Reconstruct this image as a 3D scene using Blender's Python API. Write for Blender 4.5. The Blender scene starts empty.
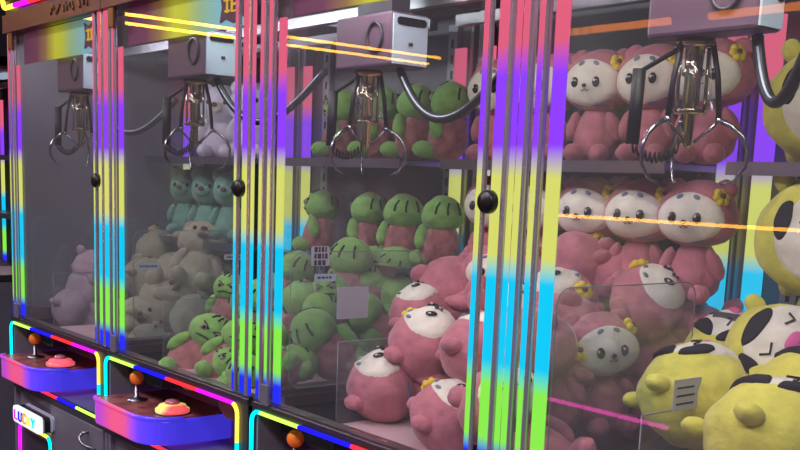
import bpy, math, random
from mathutils import Vector, Matrix, noise
random.seed(7)
PI = math.pi
sc = bpy.context.scene
COL = sc.collection
sc.view_settings.view_transform = 'Standard'
sc.view_settings.look = 'None'
sc.view_settings.gamma = 1
sc.view_settings.use_curve_mapping = False
sc.view_settings.exposure = 0.0
sc.cycles.transparent_max_bounces = 40
sc.cycles.max_bounces = 10
sc.cycles.use_denoising = True

# ------------------------------------------------------------ materials
def lin(c):
    return tuple(((v/255)/12.92 if v/255 <= .04045 else ((v/255+.055)/1.055)**2.4) for v in c)+(1,)

def new_mat(name):
    m = bpy.data.materials.new(name); m.use_nodes = True
    nt = m.node_tree; nt.nodes.clear()
    o = nt.nodes.new('ShaderNodeOutputMaterial')
    return m, nt, o

def pbr(name, col, rough=.5, metal=0, noise_scale=0, noise_amt=.15, bump=0, bump_scale=60, sheen=0, coat=0, spec=.5):
    m, nt, o = new_mat(name)
    b = nt.nodes.new('ShaderNodeBsdfPrincipled')
    c = lin(col)
    b.inputs['Base Color'].default_value = c
    b.inputs['Roughness'].default_value = rough
    b.inputs['Metallic'].default_value = metal
    b.inputs['Specular IOR Level'].default_value = spec
    if sheen:
        b.inputs['Sheen Weight'].default_value = sheen
        b.inputs['Sheen Roughness'].default_value = .5
        b.inputs['Sheen Tint'].default_value = (1, .93, .93, 1)
    if coat: b.inputs['Coat Weight'].default_value = coat
    tc = nt.nodes.new('ShaderNodeTexCoord')
    if noise_scale:
        n = nt.nodes.new('ShaderNodeTexNoise'); n.inputs['Scale'].default_value = noise_scale
        n.inputs['Detail'].default_value = 4
        r = nt.nodes.new('ShaderNodeValToRGB')
        r.color_ramp.elements[0].position = .3; r.color_ramp.elements[1].position = .7
        r.color_ramp.elements[0].color = tuple(v*(1-noise_amt) for v in c[:3])+(1,)
        r.color_ramp.elements[1].color = tuple(min(1, v*(1+noise_amt)) for v in c[:3])+(1,)
        nt.links.new(tc.outputs['Object'], n.inputs['Vector'])
        nt.links.new(n.outputs['Fac'], r.inputs['Fac']); nt.links.new(r.outputs['Color'], b.inputs['Base Color'])
    if bump:
        n2 = nt.nodes.new('ShaderNodeTexNoise'); n2.inputs['Scale'].default_value = bump_scale
        n2.inputs['Detail'].default_value = 5
        bp = nt.nodes.new('ShaderNodeBump'); bp.inputs['Strength'].default_value = bump
        bp.inputs['Distance'].default_value = .006
        nt.links.new(tc.outputs['Object'], n2.inputs['Vector'])
        nt.links.new(n2.outputs['Fac'], bp.inputs['Height']); nt.links.new(bp.outputs['Normal'], b.inputs['Normal'])
    nt.links.new(b.outputs[0], o.inputs[0])
    return m

def emit(name, col, s=1.0):
    m, nt, o = new_mat(name)
    e = nt.nodes.new('ShaderNodeEmission'); e.inputs[0].default_value = lin(col); e.inputs[1].default_value = s
    nt.links.new(e.outputs[0], o.inputs[0]); return m

def ramp_mat(name, axis, stops, s=1.0, lo=0., hi=1., diffuse=None, interp='LINEAR'):
    m, nt, o = new_mat(name)
    tc = nt.nodes.new('ShaderNodeTexCoord'); sp = nt.nodes.new('ShaderNodeSeparateXYZ')
    mr = nt.nodes.new('ShaderNodeMapRange'); mr.inputs['From Min'].default_value = lo; mr.inputs['From Max'].default_value = hi
    r = nt.nodes.new('ShaderNodeValToRGB'); cr = r.color_ramp; cr.interpolation = interp
    while len(cr.elements) < len(stops): cr.elements.new(.5)
    for e, (p, c) in zip(cr.elements, stops):
        e.position = (p-lo)/(hi-lo); e.color = lin(c)
    nt.links.new(tc.outputs['Object'], sp.inputs[0]); nt.links.new(sp.outputs[axis], mr.inputs['Value'])
    nt.links.new(mr.outputs[0], r.inputs['Fac'])
    em = nt.nodes.new('ShaderNodeEmission'); em.inputs[1].default_value = s
    nt.links.new(r.outputs[0], em.inputs[0])
    if diffuse is None:
        nt.links.new(em.outputs[0], o.inputs[0])
    else:
        b = nt.nodes.new('ShaderNodeBsdfPrincipled'); b.inputs['Roughness'].default_value = diffuse
        nt.links.new(r.outputs[0], b.inputs['Base Color'])
        nt.links.new(r.outputs[0], b.inputs['Emission Color']); b.inputs['Emission Strength'].default_value = s
        nt.links.new(b.outputs[0], o.inputs[0])
    return m

def glass(name, tint=(.95, .96, .97), ior=1.35, rough=.0, gain=1.0, haze=0.0):
    m, nt, o = new_mat(name)
    t = nt.nodes.new('ShaderNodeBsdfTransparent'); t.inputs[0].default_value = tint+(1,)
    g = nt.nodes.new('ShaderNodeBsdfGlossy'); g.inputs['Roughness'].default_value = rough
    g.inputs[0].default_value = (gain, gain, gain, 1)
    lw = nt.nodes.new('ShaderNodeLayerWeight'); lw.inputs[0].default_value = .5
    pw = nt.nodes.new('ShaderNodeMath'); pw.operation = 'POWER'; pw.inputs[1].default_value = 5
    f = nt.nodes.new('ShaderNodeMath'); f.operation = 'MULTIPLY_ADD'
    r0 = ((ior-1)/(ior+1))**2
    f.inputs[1].default_value = 1-r0; f.inputs[2].default_value = r0
    mx = nt.nodes.new('ShaderNodeMixShader')
    nt.links.new(lw.outputs['Facing'], pw.inputs[0]); nt.links.new(pw.outputs[0], f.inputs[0])
    nt.links.new(f.outputs[0], mx.inputs[0])
    if haze:
        d = nt.nodes.new('ShaderNodeBsdfDiffuse'); d.inputs[0].default_value = (.8, .8, .85, 1)
        m2 = nt.nodes.new('ShaderNodeMixShader'); m2.inputs[0].default_value = haze
        nt.links.new(t.outputs[0], m2.inputs[1]); nt.links.new(d.outputs[0], m2.inputs[2])
        nt.links.new(m2.outputs[0], mx.inputs[1])
    else:
        nt.links.new(t.outputs[0], mx.inputs[1])
    nt.links.new(g.outputs[0], mx.inputs[2]); nt.links.new(mx.outputs[0], o.inputs[0])
    return m

M = {}
PINK=(226,98,128); PURP=(146,66,255); YEL=(216,220,110); CYAN=(20,205,250); GRN=(140,240,80); BLU=(40,50,255)
M['led_v'] = ramp_mat('led gradient', 'Z', [(.87,BLU),(.925,BLU),(.955,GRN),(1.05,GRN),(1.09,CYAN),(1.23,CYAN),(1.27,YEL),(1.40,YEL),(1.45,PURP),(1.56,PURP),(1.61,PINK),(1.75,PINK)], 1.0, .8, 1.85)
for n, c in dict(cyan=(0,230,235), ygreen=(175,245,80), blue=(25,20,255), red=(250,40,50), magenta=(225,20,235), yellow=(250,225,70), orange=(255,120,20)).items():
    M['led_'+n] = emit('led '+n, c, 2.2)
M['chrome'] = pbr('chrome', (196,190,204), .22, .75)
M['steel'] = pbr('brushed steel', (150,145,155), .33, 1, bump=.1, bump_scale=200)
M['cab'] = pbr('cabinet grey paint', (122,120,134), .38, .3, noise_scale=8, noise_amt=.06)
M['cabdark'] = pbr('dark cabinet paint', (58,54,64), .4, .2)
M['black'] = pbr('black plastic', (16,15,18), .35)
M['rubber'] = pbr('black rubber', (14,13,15), .5)
M['maroon'] = pbr('maroon header', (84,44,56), .35, .1)
M['inner'] = pbr('interior ceiling', (74,52,66), .4)
M['innerwall'] = pbr('interior grey wall', (118,116,126), .35, noise_scale=3, noise_amt=.08)
M['pit'] = pbr('prize floor', (205,170,172), .4)
M['recess'] = pbr('recess panel in led glow colour', (150,120,150), .4)  # mauve LED light inside the recess is put into this base colour
M['darkmetal'] = pbr('claw metal', (150,146,152), .2, .95)
M['goldchrome'] = pbr('warm chrome', (196,176,140), .15, 1)
M['chute'] = pbr('chute metal', (66,66,76), .3, .5)
M['white'] = pbr('white plastic', (176,188,204), .35)
M['boxgrey'] = pbr('grey carriage front', (96,74,92), .4)
M['glass'] = glass('window glass', ior=1.36, haze=.02)
M['acrylic'] = glass('clear acrylic', (.93,.95,.97), 1.42, .03, haze=.03)
M['edge'] = pbr('acrylic polished edge', (120,126,130), .3)
M['paper'] = pbr('paper tag', (176,176,186), .6)
M['ink'] = pbr('printed ink', (50,48,60), .6)
M['lid'] = pbr('console top print', (150,84,86), .3, noise_scale=22, noise_amt=.7)
M['ball'] = pbr('orange joystick ball', (255,124,36), .25, coat=.4)
M['floor'] = pbr('dark floor', (66,62,70), .3, noise_scale=5, noise_amt=.2)
M['room'] = pbr('room wall', (120,108,122), .6)
M['ceil'] = pbr('room ceiling', (90,84,96), .7)
M['console'] = ramp_mat('glowing console acrylic', 'X', [(-.05,(146,60,210)),(.05,(170,66,180)),(.13,(210,80,120)),(.21,(206,80,130)),(.29,(90,60,240)),(.36,(60,50,200))], .8, -.06, .4, diffuse=.3)
M['banner'] = ramp_mat('backlit banner', 'X', [(0,(74,6,56)),(.17,(92,18,60)),(.25,(132,96,40)),(.33,(188,190,0)),(.39,(176,184,20)),(.46,(132,168,120)),(.56,(110,170,176)),(.75,(100,160,176))], .65, 0, .8, diffuse=.5)
M['emb'] = pbr('banner emblem', (88,14,58), .5)
M['embgold'] = emit('banner gold', (240,190,60), .9)
M['golddim'] = pbr('dull gold lettering', (120,84,40), .4, .4)
M['lightpanel'] = emit('light panel', (190,205,225), .6)
M['signwhite'] = emit('lit sign face', (240,246,250), 1.1)
M['btn_y'] = ramp_mat('lit push button', 'X', [(.22,(238,220,120)),(.305,(240,214,110)),(.32,(240,90,90)),(.4,(240,90,90))], .75, .2, .4, diffuse=.25)
M['btn_r'] = ramp_mat('lit push button red', 'X', [(.22,(240,110,96)),(.4,(240,90,120))], .7, .2, .4, diffuse=.25)
M['btn_top'] = pbr('button top', (190,110,130), .15, coat=.6)
M['tube_y'] = emit('yellow neon tube', (255,180,50), 22)
M['tube_m'] = emit('magenta neon tube', (255,60,190), 9)
M['tube_o'] = emit('orange neon tube', (255,140,50), 9)
# plush fabrics
def plushmat(name, col, amt=.12):
    return pbr(name, col, .95, 0, noise_scale=30, noise_amt=amt*1.6, bump=1.0, bump_scale=34, sheen=.25, spec=.15)
M['pinkfur'] = plushmat('pink plush', (192,116,126))
M['creamfur'] = plushmat('cream plush', (232,222,204), .06)
M['green'] = plushmat('green plush', (132,176,92))
M['dusty'] = plushmat('dusty pink knit', (172,112,110), .2)
M['beige'] = plushmat('beige plush', (172,160,134), .08)
M['mauve'] = plushmat('mauve grey plush', (170,146,156), .08)
M['teal'] = plushmat('teal plush', (118,164,146), .1)
M['whitefur'] = plushmat('white plush', (226,214,232), .05)
M['yellow'] = plushmat('yellow plush', (216,206,92), .1)
M['lime'] = plushmat('yellow green plush', (176,204,50), .1)
M['ribbon'] = pbr('blue ribbon', (64,140,176), .5)
M['flower'] = pbr('yellow felt flower', (232,204,50), .7)
M['blackfelt'] = pbr('black felt', (22,20,26), .8)
M['eye'] = pbr('black eye', (12,10,12), .12, coat=.8)
M['eyering'] = pbr('grey eye ring', (150,140,120), .5)
M['brown'] = pbr('brown felt', (110,60,52), .7)
M['mouth'] = pbr('pink mouth felt', (214,92,150), .7)
M['darkgreen'] = pbr('dark green stitching', (22,44,22), .8)
M['greyfelt'] = pbr('blue grey felt', (120,130,150), .8)

M['peg'] = pbr('grey rack panel', (92,92,102), .45, noise_scale=4, noise_amt=.08)
M['upright'] = pbr('rack upright', (140,142,152), .4, .3)

# ------------------------------------------------------------ mesh builder
class MB:
    def __init__(s): s.v = []; s.f = []; s.mi = []; s.sm = []
    def add(s, vs, fs, mi=0, smooth=False):
        b = len(s.v); s.v += [tuple(v) for v in vs]
        for f in fs: s.f.append([b+i for i in f]); s.mi.append(mi); s.sm.append(smooth)
        return s
    def box(s, x0, x1, y0, y1, z0, z1, mi=0):
        vs = [(x0,y0,z0),(x1,y0,z0),(x1,y1,z0),(x0,y1,z0),(x0,y0,z1),(x1,y0,z1),(x1,y1,z1),(x0,y1,z1)]
        return s.add(vs, [(0,3,2,1),(4,5,6,7),(0,1,5,4),(1,2,6,5),(2,3,7,6),(3,0,4,7)], mi)
    def tube(s, pts, r, n=8, mi=0, closed=False, mis=None, cap=True):
        pts = [Vector(p) for p in pts]; N = len(pts); vs = []; fs = []
        rr = r if isinstance(r, (list, tuple)) else [r]*N
        up = None
        for i, p in enumerate(pts):
            if closed: d = pts[(i+1) % N]-pts[i-1]
            else: d = pts[min(i+1, N-1)]-pts[max(i-1, 0)]
            d.normalize()
            if up is None: up = Vector((0,0,1)) if abs(d.z) < .9 else Vector((1,0,0))
            a = d.cross(up)
            if a.length < 1e-4: a = d.cross(Vector((0,1,0)))
            a.normalize(); b = a.cross(d).normalized(); up = b
            for k in range(n):
                t = 2*PI*k/n; vs.append(p+(a*math.cos(t)+b*math.sin(t))*rr[i])
        M_ = N if closed else N-1
        for i in range(M_):
            j = (i+1) % N
            for k in range(n):
                k2 = (k+1) % n
                s_f = (i*n+k, i*n+k2, j*n+k2, j*n+k); fs.append(s_f)
        b0 = len(s.v); s.v += [tuple(v) for v in vs]
        for idx, f in enumerate(fs):
            s.f.append([b0+i for i in f]); s.mi.append(mis[idx//n] if mis else mi); s.sm.append(True)
        if cap and not closed:
            s.f.append([b0+k for k in range(n)][::-1]); s.mi.append(mis[0] if mis else mi); s.sm.append(False)
            s.f.append([b0+(N-1)*n+k for k in range(n)]); s.mi.append(mis[-1] if mis else mi); s.sm.append(False)
        return s
    def lathe(s, prof, c=(0,0,0), n=20, mi=0, axis='Z'):
        vs = []; fs = []; c = Vector(c)
        for r, z in prof:
            for k in range(n):
                t = 2*PI*k/n
                v = Vector((r*math.cos(t), r*math.sin(t), z)) if axis == 'Z' else Vector((r*math.cos(t), z, r*math.sin(t)))
                vs.append(c+v)
        for i in range(len(prof)-1):
            for k in range(n):
                k2 = (k+1) % n; fs.append((i*n+k, i*n+k2, (i+1)*n+k2, (i+1)*n+k))
        fs.append(tuple(range(n))[::-1]); fs.append(tuple((len(prof)-1)*n+k for k in range(n)))
        return s.add(vs, fs, mi, True)
    def prism(s, poly, y0, y1, mi=0, plane='XZ'):
        n = len(poly)
        if plane == 'XZ': f = lambda a, b, y: (a, y, b)
        elif plane == 'XY': f = lambda a, b, y: (a, b, y)
        else: f = lambda a, b, y: (y, a, b)
        vs = [f(a, b, y0) for a, b in poly]+[f(a, b, y1) for a, b in poly]
        fs = [tuple(range(n)), tuple(range(n, 2*n))[::-1]]+[(i, i+n, (i+1) % n+n, (i+1) % n) for i in range(n)]
        return s.add(vs, fs, mi)
    def build(s, name, mats, parent=None, bevel=0):
        me = bpy.data.meshes.new(name); me.from_pydata(s.v, [], s.f); me.update()
        if not isinstance(mats, (list, tuple)): mats = [mats]
        for m in mats: me.materials.append(m)
        for p, mi, sm in zip(me.polygons, s.mi, s.sm): p.material_index = mi; p.use_smooth = sm
        import bmesh
        bm = bmesh.new(); bm.from_mesh(me); bmesh.ops.recalc_face_normals(bm, faces=bm.faces); bm.to_mesh(me); bm.free()
        o = bpy.data.objects.new(name, me); COL.objects.link(o)
        if parent: o.parent = parent
        if bevel:
            b = o.modifiers.new('bevel', 'BEVEL'); b.width = bevel; b.segments = 2; b.limit_method = 'ANGLE'
        return o

def empty(name, label, cat, loc=(0,0,0), group=None):
    o = bpy.data.objects.new(name, None); COL.objects.link(o); o.location = loc; o.empty_display_size = .05
    o['label'] = label; o['category'] = cat
    if group: o['group'] = group
    return o
def tag(o, label, cat, group=None):
    o['label'] = label; o['category'] = cat
    if group: o['group'] = group
    return o
def struct(o): o['kind'] = 'structure'; return o
def copy_tree(o, parent=None):
    c = o.copy(); COL.objects.link(c); c.parent = parent
    if parent: c.matrix_parent_inverse = o.matrix_parent_inverse.copy()
    for ch in list(o.children): copy_tree(ch, c)
    return c

def rrect(x0, x1, z0, z1, r, n=5):
    pts = []
    for cx, cz, a in ((x0+r, z1-r, PI/2), (x1-r, z1-r, 0), (x1-r, z0+r, -PI/2), (x0+r, z0+r, PI)):
        for k in range(n+1):
            t = a+(PI/2)*(1-k/n) if a != PI/2 else PI-(PI/2)*k/n
            if a == 0: t = PI/2-(PI/2)*k/n
            if a == -PI/2: t = -(PI/2)*k/n
            if a == PI: t = -PI/2-(PI/2)*k/n
            pts.append((cx+r*math.cos(t), cz+r*math.sin(t)))
    return pts

# ------------------------------------------------------------ room
struct(MB().box(-5, 5.5, -4.4, 1.6, -.05, 0).build('floor', M['floor']))
struct(MB().box(-5, 5.5, -4.4, 1.6, 2.9, 2.95).build('ceiling', M['ceil']))
struct(MB().box(-5, 5.5, 1.6, 1.7, 0, 2.9).build('wall_back', M['room']))
struct(MB().box(-5, 5.5, -4.5, -4.4, 0, 2.9).build('wall_front', M['room']))
struct(MB().box(-5.1, -5, -4.4, 1.6, 0, 2.9).build('wall_left', M['room']))
struct(MB().box(5.5, 5.6, -4.4, 1.6, 0, 2.9).build('wall_right', M['room']))

# ------------------------------------------------------------ claw machine
LEDC = ['cyan','ygreen','blue','red','magenta','yellow','orange']
LEDM = [M['led_'+c] for c in LEDC]
def led_loop(x0, x1, z0, z1, r, y, rad, colf):
    base = rrect(x0, x1, z0, z1, r); pts = []
    N = len(base)
    for i in range(N):
        a = Vector(base[i]); b = Vector(base[(i+1) % N]); L = (b-a).length; k = max(1, int(L/.012))
        for j in range(k): pts.append(a.lerp(b, j/k))
    mis = []
    for i in range(len(pts)):
        m = (pts[i]+pts[(i+1) % len(pts)])/2; mis.append(colf(m.x, m.y))
    return MB().tube([(p.x, y, p.y) for p in pts], rad, 8, closed=True, mis=mis)

def panel_col(x, z):
    if x < -.01: return 0
    if x > .705: return 5 if z > .77 else 0
    if z > .76:
        return 0 if x < .015 else 1 if x < .17 else 2 if x < .36 else 3 if x < .53 else 4
    return 4 if x < .28 else 3 if x < .40 else 2 if x < .55 else 1
def door_col(x, z):
    if x < .07: return 4
    return 5 if z > .49 and x < .3 else 0
def head_col(x, z):
    if z > 2.0: return 0 if x < .1 else 1
    return 5 if x < .08 else 4 if x < .22 else 3 if x < .33 else 2 if x < .5 else 1

def make_machine(name, label, ox, kind, button):
    root = empty(name, label, 'claw machine', (ox, 0, 0), 'claw machines in the row')
    X0, X1, D = -.030, .765, .70
    # lower cabinet
    b = MB()
    b.box(X0, X1, .2, D, .02, .80)
    b.box(X0, X0+.02, .0, .2, .02, .86); b.box(X1-.02, X1, .0, .2, .02, .86)
    b.box(X0+.02, X1-.02, .012, .2, .02, .655)
    b.box(X0, X0+.02, .2, D, .80, .86); b.box(X1-.02, X1, .2, D, .80, .86); b.box(X0+.02, X1-.02, D-.02, D, .80, .86)
    b.build('cabinet', M['cab'], root)
    MB().box(X0+.02, X1-.02, .188, .2, .655, .80).build('recess_back', M['recess'], root)
    # door and lock panel on the lower front
    f = MB(); f.box(.33, .742, -.006, .012, .05, .63); f.build('service_door', M['cab'], root, .004)
    h = MB(); h.tube([(.64,-.006,.605),(.635,-.02,.60),(.62,-.03,.585),(.655,-.03,.57),(.675,-.02,.565),(.69,-.006,.56)], .005, 8); h.build('door_handle', M['steel'], root)
    # control recess frame
    g = MB(); poly = rrect(-.020, .719, .662, .856, .022)
    outer = rrect(X0, X1, .63, .866, .004)
    n = len(poly)
    vs = [(x, -.004, z) for x, z in poly]+[(x, -.004, z) for x, z in outer]+[(x, .012, z) for x, z in poly]+[(x, .012, z) for x, z in outer]
    fs = []
    for i in range(n):
        j = (i+1) % n
        fs += [(i, j, n+j, n+i), (2*n+i, 3*n+i, 3*n+j, 2*n+j), (i, 2*n+i, 2*n+j, j), (n+i, n+j, 3*n+j, 3*n+i)]
    g.add(vs, fs); g.build('recess_frame', M['cabdark'], root)
    led_loop(-.026, .724, .662, .857, .026, -.008, .0048, panel_col).build('led_frame', LEDM, root)
    lk = MB(); lk.box(.60, .70, .168, .19, .68, .83); lk.build('lock_plate', M['steel'], root)
    ky = MB(); ky.lathe([(.012,-.012),(.012,0)], (.655,.166,.77), 12, axis='Y'); ky.box(.653,.657,.135,.155,.76,.785)
    ky.tube([(.655,.14,.762),(.66,.13,.745),(.657,.13,.725)], .003, 6)
    ky.box(.645,.668,.127,.133,.70,.725)
    kk = ky.build('key', M['chrome'], root)
    # console
    px = [(-.008,.185),(-.008,-.02)]
    px = [(-.008,.19),(-.008,-.035),(.0,-.052),(.02,-.058),(.20,-.058)]
    for k in range(9):
        t = -PI/2+(PI/2)*k/8; px.append((.26+.10*math.cos(t), .042+.10*math.sin(t)))
    px += [(.36,.19)]
    MB().prism(px, .672, .742, plane='XY').build('console', M['console'], root, .006)
    c2 = Vector((.17,.07))
    ix = [((x-c2.x)*.96+c2.x, (y-c2.y)*.95+c2.y) for x, y in px]
    MB().prism(ix, .742, .747, plane='XY').build('console_top', M['lid'], root)
    rim = MB().tube([(x, y, .745) for x, y in px[1:-1]], .006, 8); rim.build('console_rim', M['console'], root)
    js = MB(); js.lathe([(.03,0),(.03,.004),(.012,.008),(.006,.012),(.0045,.05)], (.10,.03,.747), 16); j = js.build('joystick', M['steel'], root)
    MB().lathe([(.004,-.020),(.012,-.017),(.018,-.009),(.02,0),(.018,.009),(.012,.017),(.004,.020)], (.10,.03,.812), 18).build('joystick_ball', M['ball'], j)
    bt = MB(); bt.lathe([(.046,0),(.046,.012),(.040,.014),(.036,.022),(.018,.026)], (.29,.045,.747), 24)
    bo = bt.build('push_button', M['btn_y'] if button == 'y' else M['btn_r'], root)
    MB().lathe([(.021,0),(.019,.009),(.008,.012)], (.29,.045,.772), 20).build('button_dome', M['btn_top'], bo)
    bs = MB(); bs.lathe([(.05,0),(.05,.004)], (.29,.045,.746), 24); bs.build('button_bezel', M['cabdark'], bo)
    # lit sign + prize door on lower left
    sg = MB(); sg.prism(rrect(.092, .345, .535, .588, .014), -.032, 0.012); sgo = sg.build('sign_housing', M['black'], root)
    sf = MB(); sf.prism(rrect(.087, .332, .532, .588, .014), -.045, -.032); sfo = sf.build('lit_sign', M['signwhite'], root)
    MB().prism(rrect(.11,.365,.541,.594,.014), -.012, -.002).build('sign_back_plate', M['white'], root)
    led_loop(.03, .318, .20, .512, .03, -.004, .0055, door_col).build('prize_door_led', LEDM, root)
    MB().prism(rrect(.045,.303,.215,.497,.02), -.002, .011).build('prize_flap', M['cabdark'], root)
    letters = {'L':[[(0,1),(0,0),(.6,0)]],'U':[[(0,1),(0,.2),(.15,0),(.5,0),(.65,.2),(.65,1)]],'C':[[(.65,.85),(.5,1),(.15,1),(0,.8),(0,.2),(.15,0),(.5,0),(.65,.15)]],
        'K':[[(0,0),(0,1)],[(.6,1),(0,.45)],[(.2,.6),(.65,0)]],'Y':[[(0,1),(.33,.5),(.33,0)],[(.66,1),(.33,.5)]]}
    for i, (ch, cn) in enumerate(zip('LUCKY', ['magenta','blue','orange','ygreen','cyan'])):
        lm = MB()
        for st in letters[ch]: lm.tube([(.108+i*.040+a*.042, -.047, .545+c*.03) for a, c in st], .0032, 6)
        lm.build('letter', M['led_'+cn], sfo)
    # front sill
    s = MB(); s.box(X0, X1, -.006, .045, .866, .876); s.box(X0, X1, -.002, .01, .876, .882)
    s.build('front_sill', M['steel'], root)
    # prize floor
    p = MB(); p.box(.225, X1-.03, .045, D-.02, .845, .868); p.box(.02, .225, .335, D-.02, .845, .868)
    p.build('prize_floor', M['pit'], root)
    c = MB(); c.box(.012,.018,.045,.335,.80,.87); c.box(.219,.225,.045,.335,.80,.845); c.box(.02,.22,.33,.335,.80,.845); c.box(.018,.219,.045,.33,.80,.806)
    c.build('chute', M['chute'], root)
    e = MB(); e.box(X0, .03, .045, D-.03, .868, .892); e.box(X0, .018, .045, D-.03, .892, .905)
    e.build('side_sill', M['steel'], root)
    MB().box(X1-.03, X1, .045, D-.03, .868, .892).build('side_sill', M['steel'], root)
    # posts
    def post(n_, x0, x1, y0, y1, m=M['chrome']):
        q = MB(); q.box(x0, x1, y0, y1, .876, 1.825)
        return q.build(n_, m, root, .005)
    post('front_post', X0+.015, -.006, .0, .014); post('front_post', .019, .027, .0, .012)
    MB().box(X0, X0+.012, .003, .006, .885, 1.82).build('led_and_reflection_strip', M['led_v'], root)  # narrow front strips include chrome reflections of the LEDs, built as glowing geometry
    MB().box(.005, .015, .003, .006, .885, 1.82).build('led_and_reflection_strip', M['led_v'], root)
    MB().box(.033, .062, .010, .013, .885, 1.718).build('led_and_reflection_strip', M['led_v'], root)
    post('front_post', .736, .749, .0, .014); post('front_post', .690, .696, .0, .010)
    for a, c_ in ((.752,.763),(.712,.733),(.676,.688)):  # among these, glowing strips stand in for LED reflections on the posts
        MB().box(a, c_, .003, .006, .885, 1.82).build('led_and_reflection_strip', M['led_v'], root)
    MB().box(.008, .040, -.008, .0, .877, .925).build('post_bracket', M['cab'], root, .002)
    MB().box(.008, .040, -.008, .0, 1.768, 1.822).build('post_bracket', M['golddim'], root, .002)
    post('rear_post', X0, -.004, D-.055, D-.02, M['steel']); post('rear_post', X1-.012, X1, D-.055, D-.02, M['steel'])
    MB().box(-.002, .040, D-.062, D-.056, .895, 1.73).build('led_and_reflection_strip', M['led_v'], root)
    MB().box(.723, .764, D-.078, D-.072, .895, 1.73).build('led_and_reflection_strip', M['led_v'], root)
    # lock on the right post
    MB().lathe([(.017,-.014),(.02,-.01),(.02,0)], (.716,-.001,1.357), 18, axis='Y').build('glass_lock', M['black'], root)
    # glass
    MB().box(.063, .675, .010, .015, .882, 1.82).build('front_glass', M['glass'], root)
    if kind != 'grey':
        MB().box(X0+.002, X0+.007, .03, D-.05, .905, 1.82).build('side_glass', M['glass'], root)
    else:
        MB().box(X0, X0+.01, .03, D-.05, .905, 1.82).build('side_panel', M['innerwall'], root)
    MB().box(X0, X1, D-.02, D, .80, 1.82).build('back_panel', M['peg'], root)
    for x in (.085, .665):
        up = MB().box(x-.018, x+.018, D-.035, D-.02, .87, 1.80).build('rack_upright', M['upright'], root)
        sl = MB()
        for k in range(22): sl.box(x-.004, x+.004, D-.0365, D-.035, .90+k*.04, .922+k*.04)
        so = sl.build('slots', M['black'], up)
    # shelves on the rear rack
    for z in (1.165, 1.44):
        sh = MB(); sh.box(.06, .72, .46, D-.02, z-.012, z); sh.box(.06, .72, .455, .46, z-.02, z+.004)
        sh.build('rack_shelf', M['steel'], root)
    # head
    t = MB(); t.box(X0, X1, .02, D, 1.822, 1.835); t.box(X0, X1, -.012, .02, 1.822, 1.878); t.build('head_rail', M['maroon'], root)
    MB().box(X0, X1, .0, D, 1.878, 2.12).build('head_box', M['cabdark'], root)
    led_loop(-.03, .75, 1.902, 2.07, .025, -.008, .008, head_col).build('head_led_frame', LEDM, root)
    MB().prism(rrect(-.01,.73,1.92,2.05,.02), -.012, 0).build('marquee', M['black'], root)
    for i in range(6):
        tx = MB(); x = .42+i*.05; w = .014
        tx.tube([(x+w*math.cos(a*.9+i), -.014, 1.852+.013*math.sin(a*1.3+i*2)) for a in range(6)], .003, 6)
        tx.build('header_letter', M['golddim'], root)
    MB().box(.058, .70, .028, .034, 1.722, 1.82).build('banner', M['banner'], root)
    em = MB(); cx = .625
    em.prism([(cx-.06,1.735),(cx-.035,1.742),(cx,1.73),(cx+.04,1.742),(cx+.06,1.738),(cx+.052,1.77),(cx+.062,1.80),(cx+.03,1.795),(cx,1.805),(cx-.03,1.796),(cx-.06,1.808),(cx-.05,1.77)], .024, .028)
    emo = em.build('banner_emblem', M['emb'], root)
    eg = MB()
    for st in ([(-.035,.015),(-.01,.015)],[(-.03,-.01),(-.012,-.01)],[(-.022,.02),(-.022,-.014)],[(.0,.018),(.03,.018),(.03,-.012),(.0,-.012),(.0,.018)],[(.0,.003),(.03,.003)]):
        eg.tube([(cx+a, .022, 1.768+c_) for a, c_ in st], .003, 6)
    eg.build('emblem_strokes', M['embgold'], emo)
    # ceiling light plate inside
    lp = MB(); lp.box(.30, .62, .46, .56, 1.812, 1.82); lp.build('light_plate', M['lightpanel'], root)
    # gantry rails
    gr = MB(); gr.box(.02, .74, .30, .325, 1.765, 1.79); gr.box(.02, .74, .52, .545, 1.765, 1.79); gr.build('gantry_rail', M['steel'], root)
    # acrylic chute guard
    ag = MB(); ag.box(.222, .226, .05, .335, .868, 1.045); ag.box(.035, .222, .335, .339, .868, 1.045)
    ago = ag.build('chute_guard', M['acrylic'], root)
    MB().tube([(.224,.05,.87),(.224,.05,1.046),(.224,.337,1.046),(.04,.337,1.046)], .0014, 6).build('guard_edge', M['edge'], ago)
    pg = rrect(.05, .43, .91, 1.222, .03)
    sgd = MB().prism(pg, .034, .038, plane='YZ').build('side_guard', M['acrylic'], root)
    MB().tube([(.036, a, c_) for a, c_ in pg], .0011, 6, closed=True).build('guard_edge', M['edge'], sgd)
    return root

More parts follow.
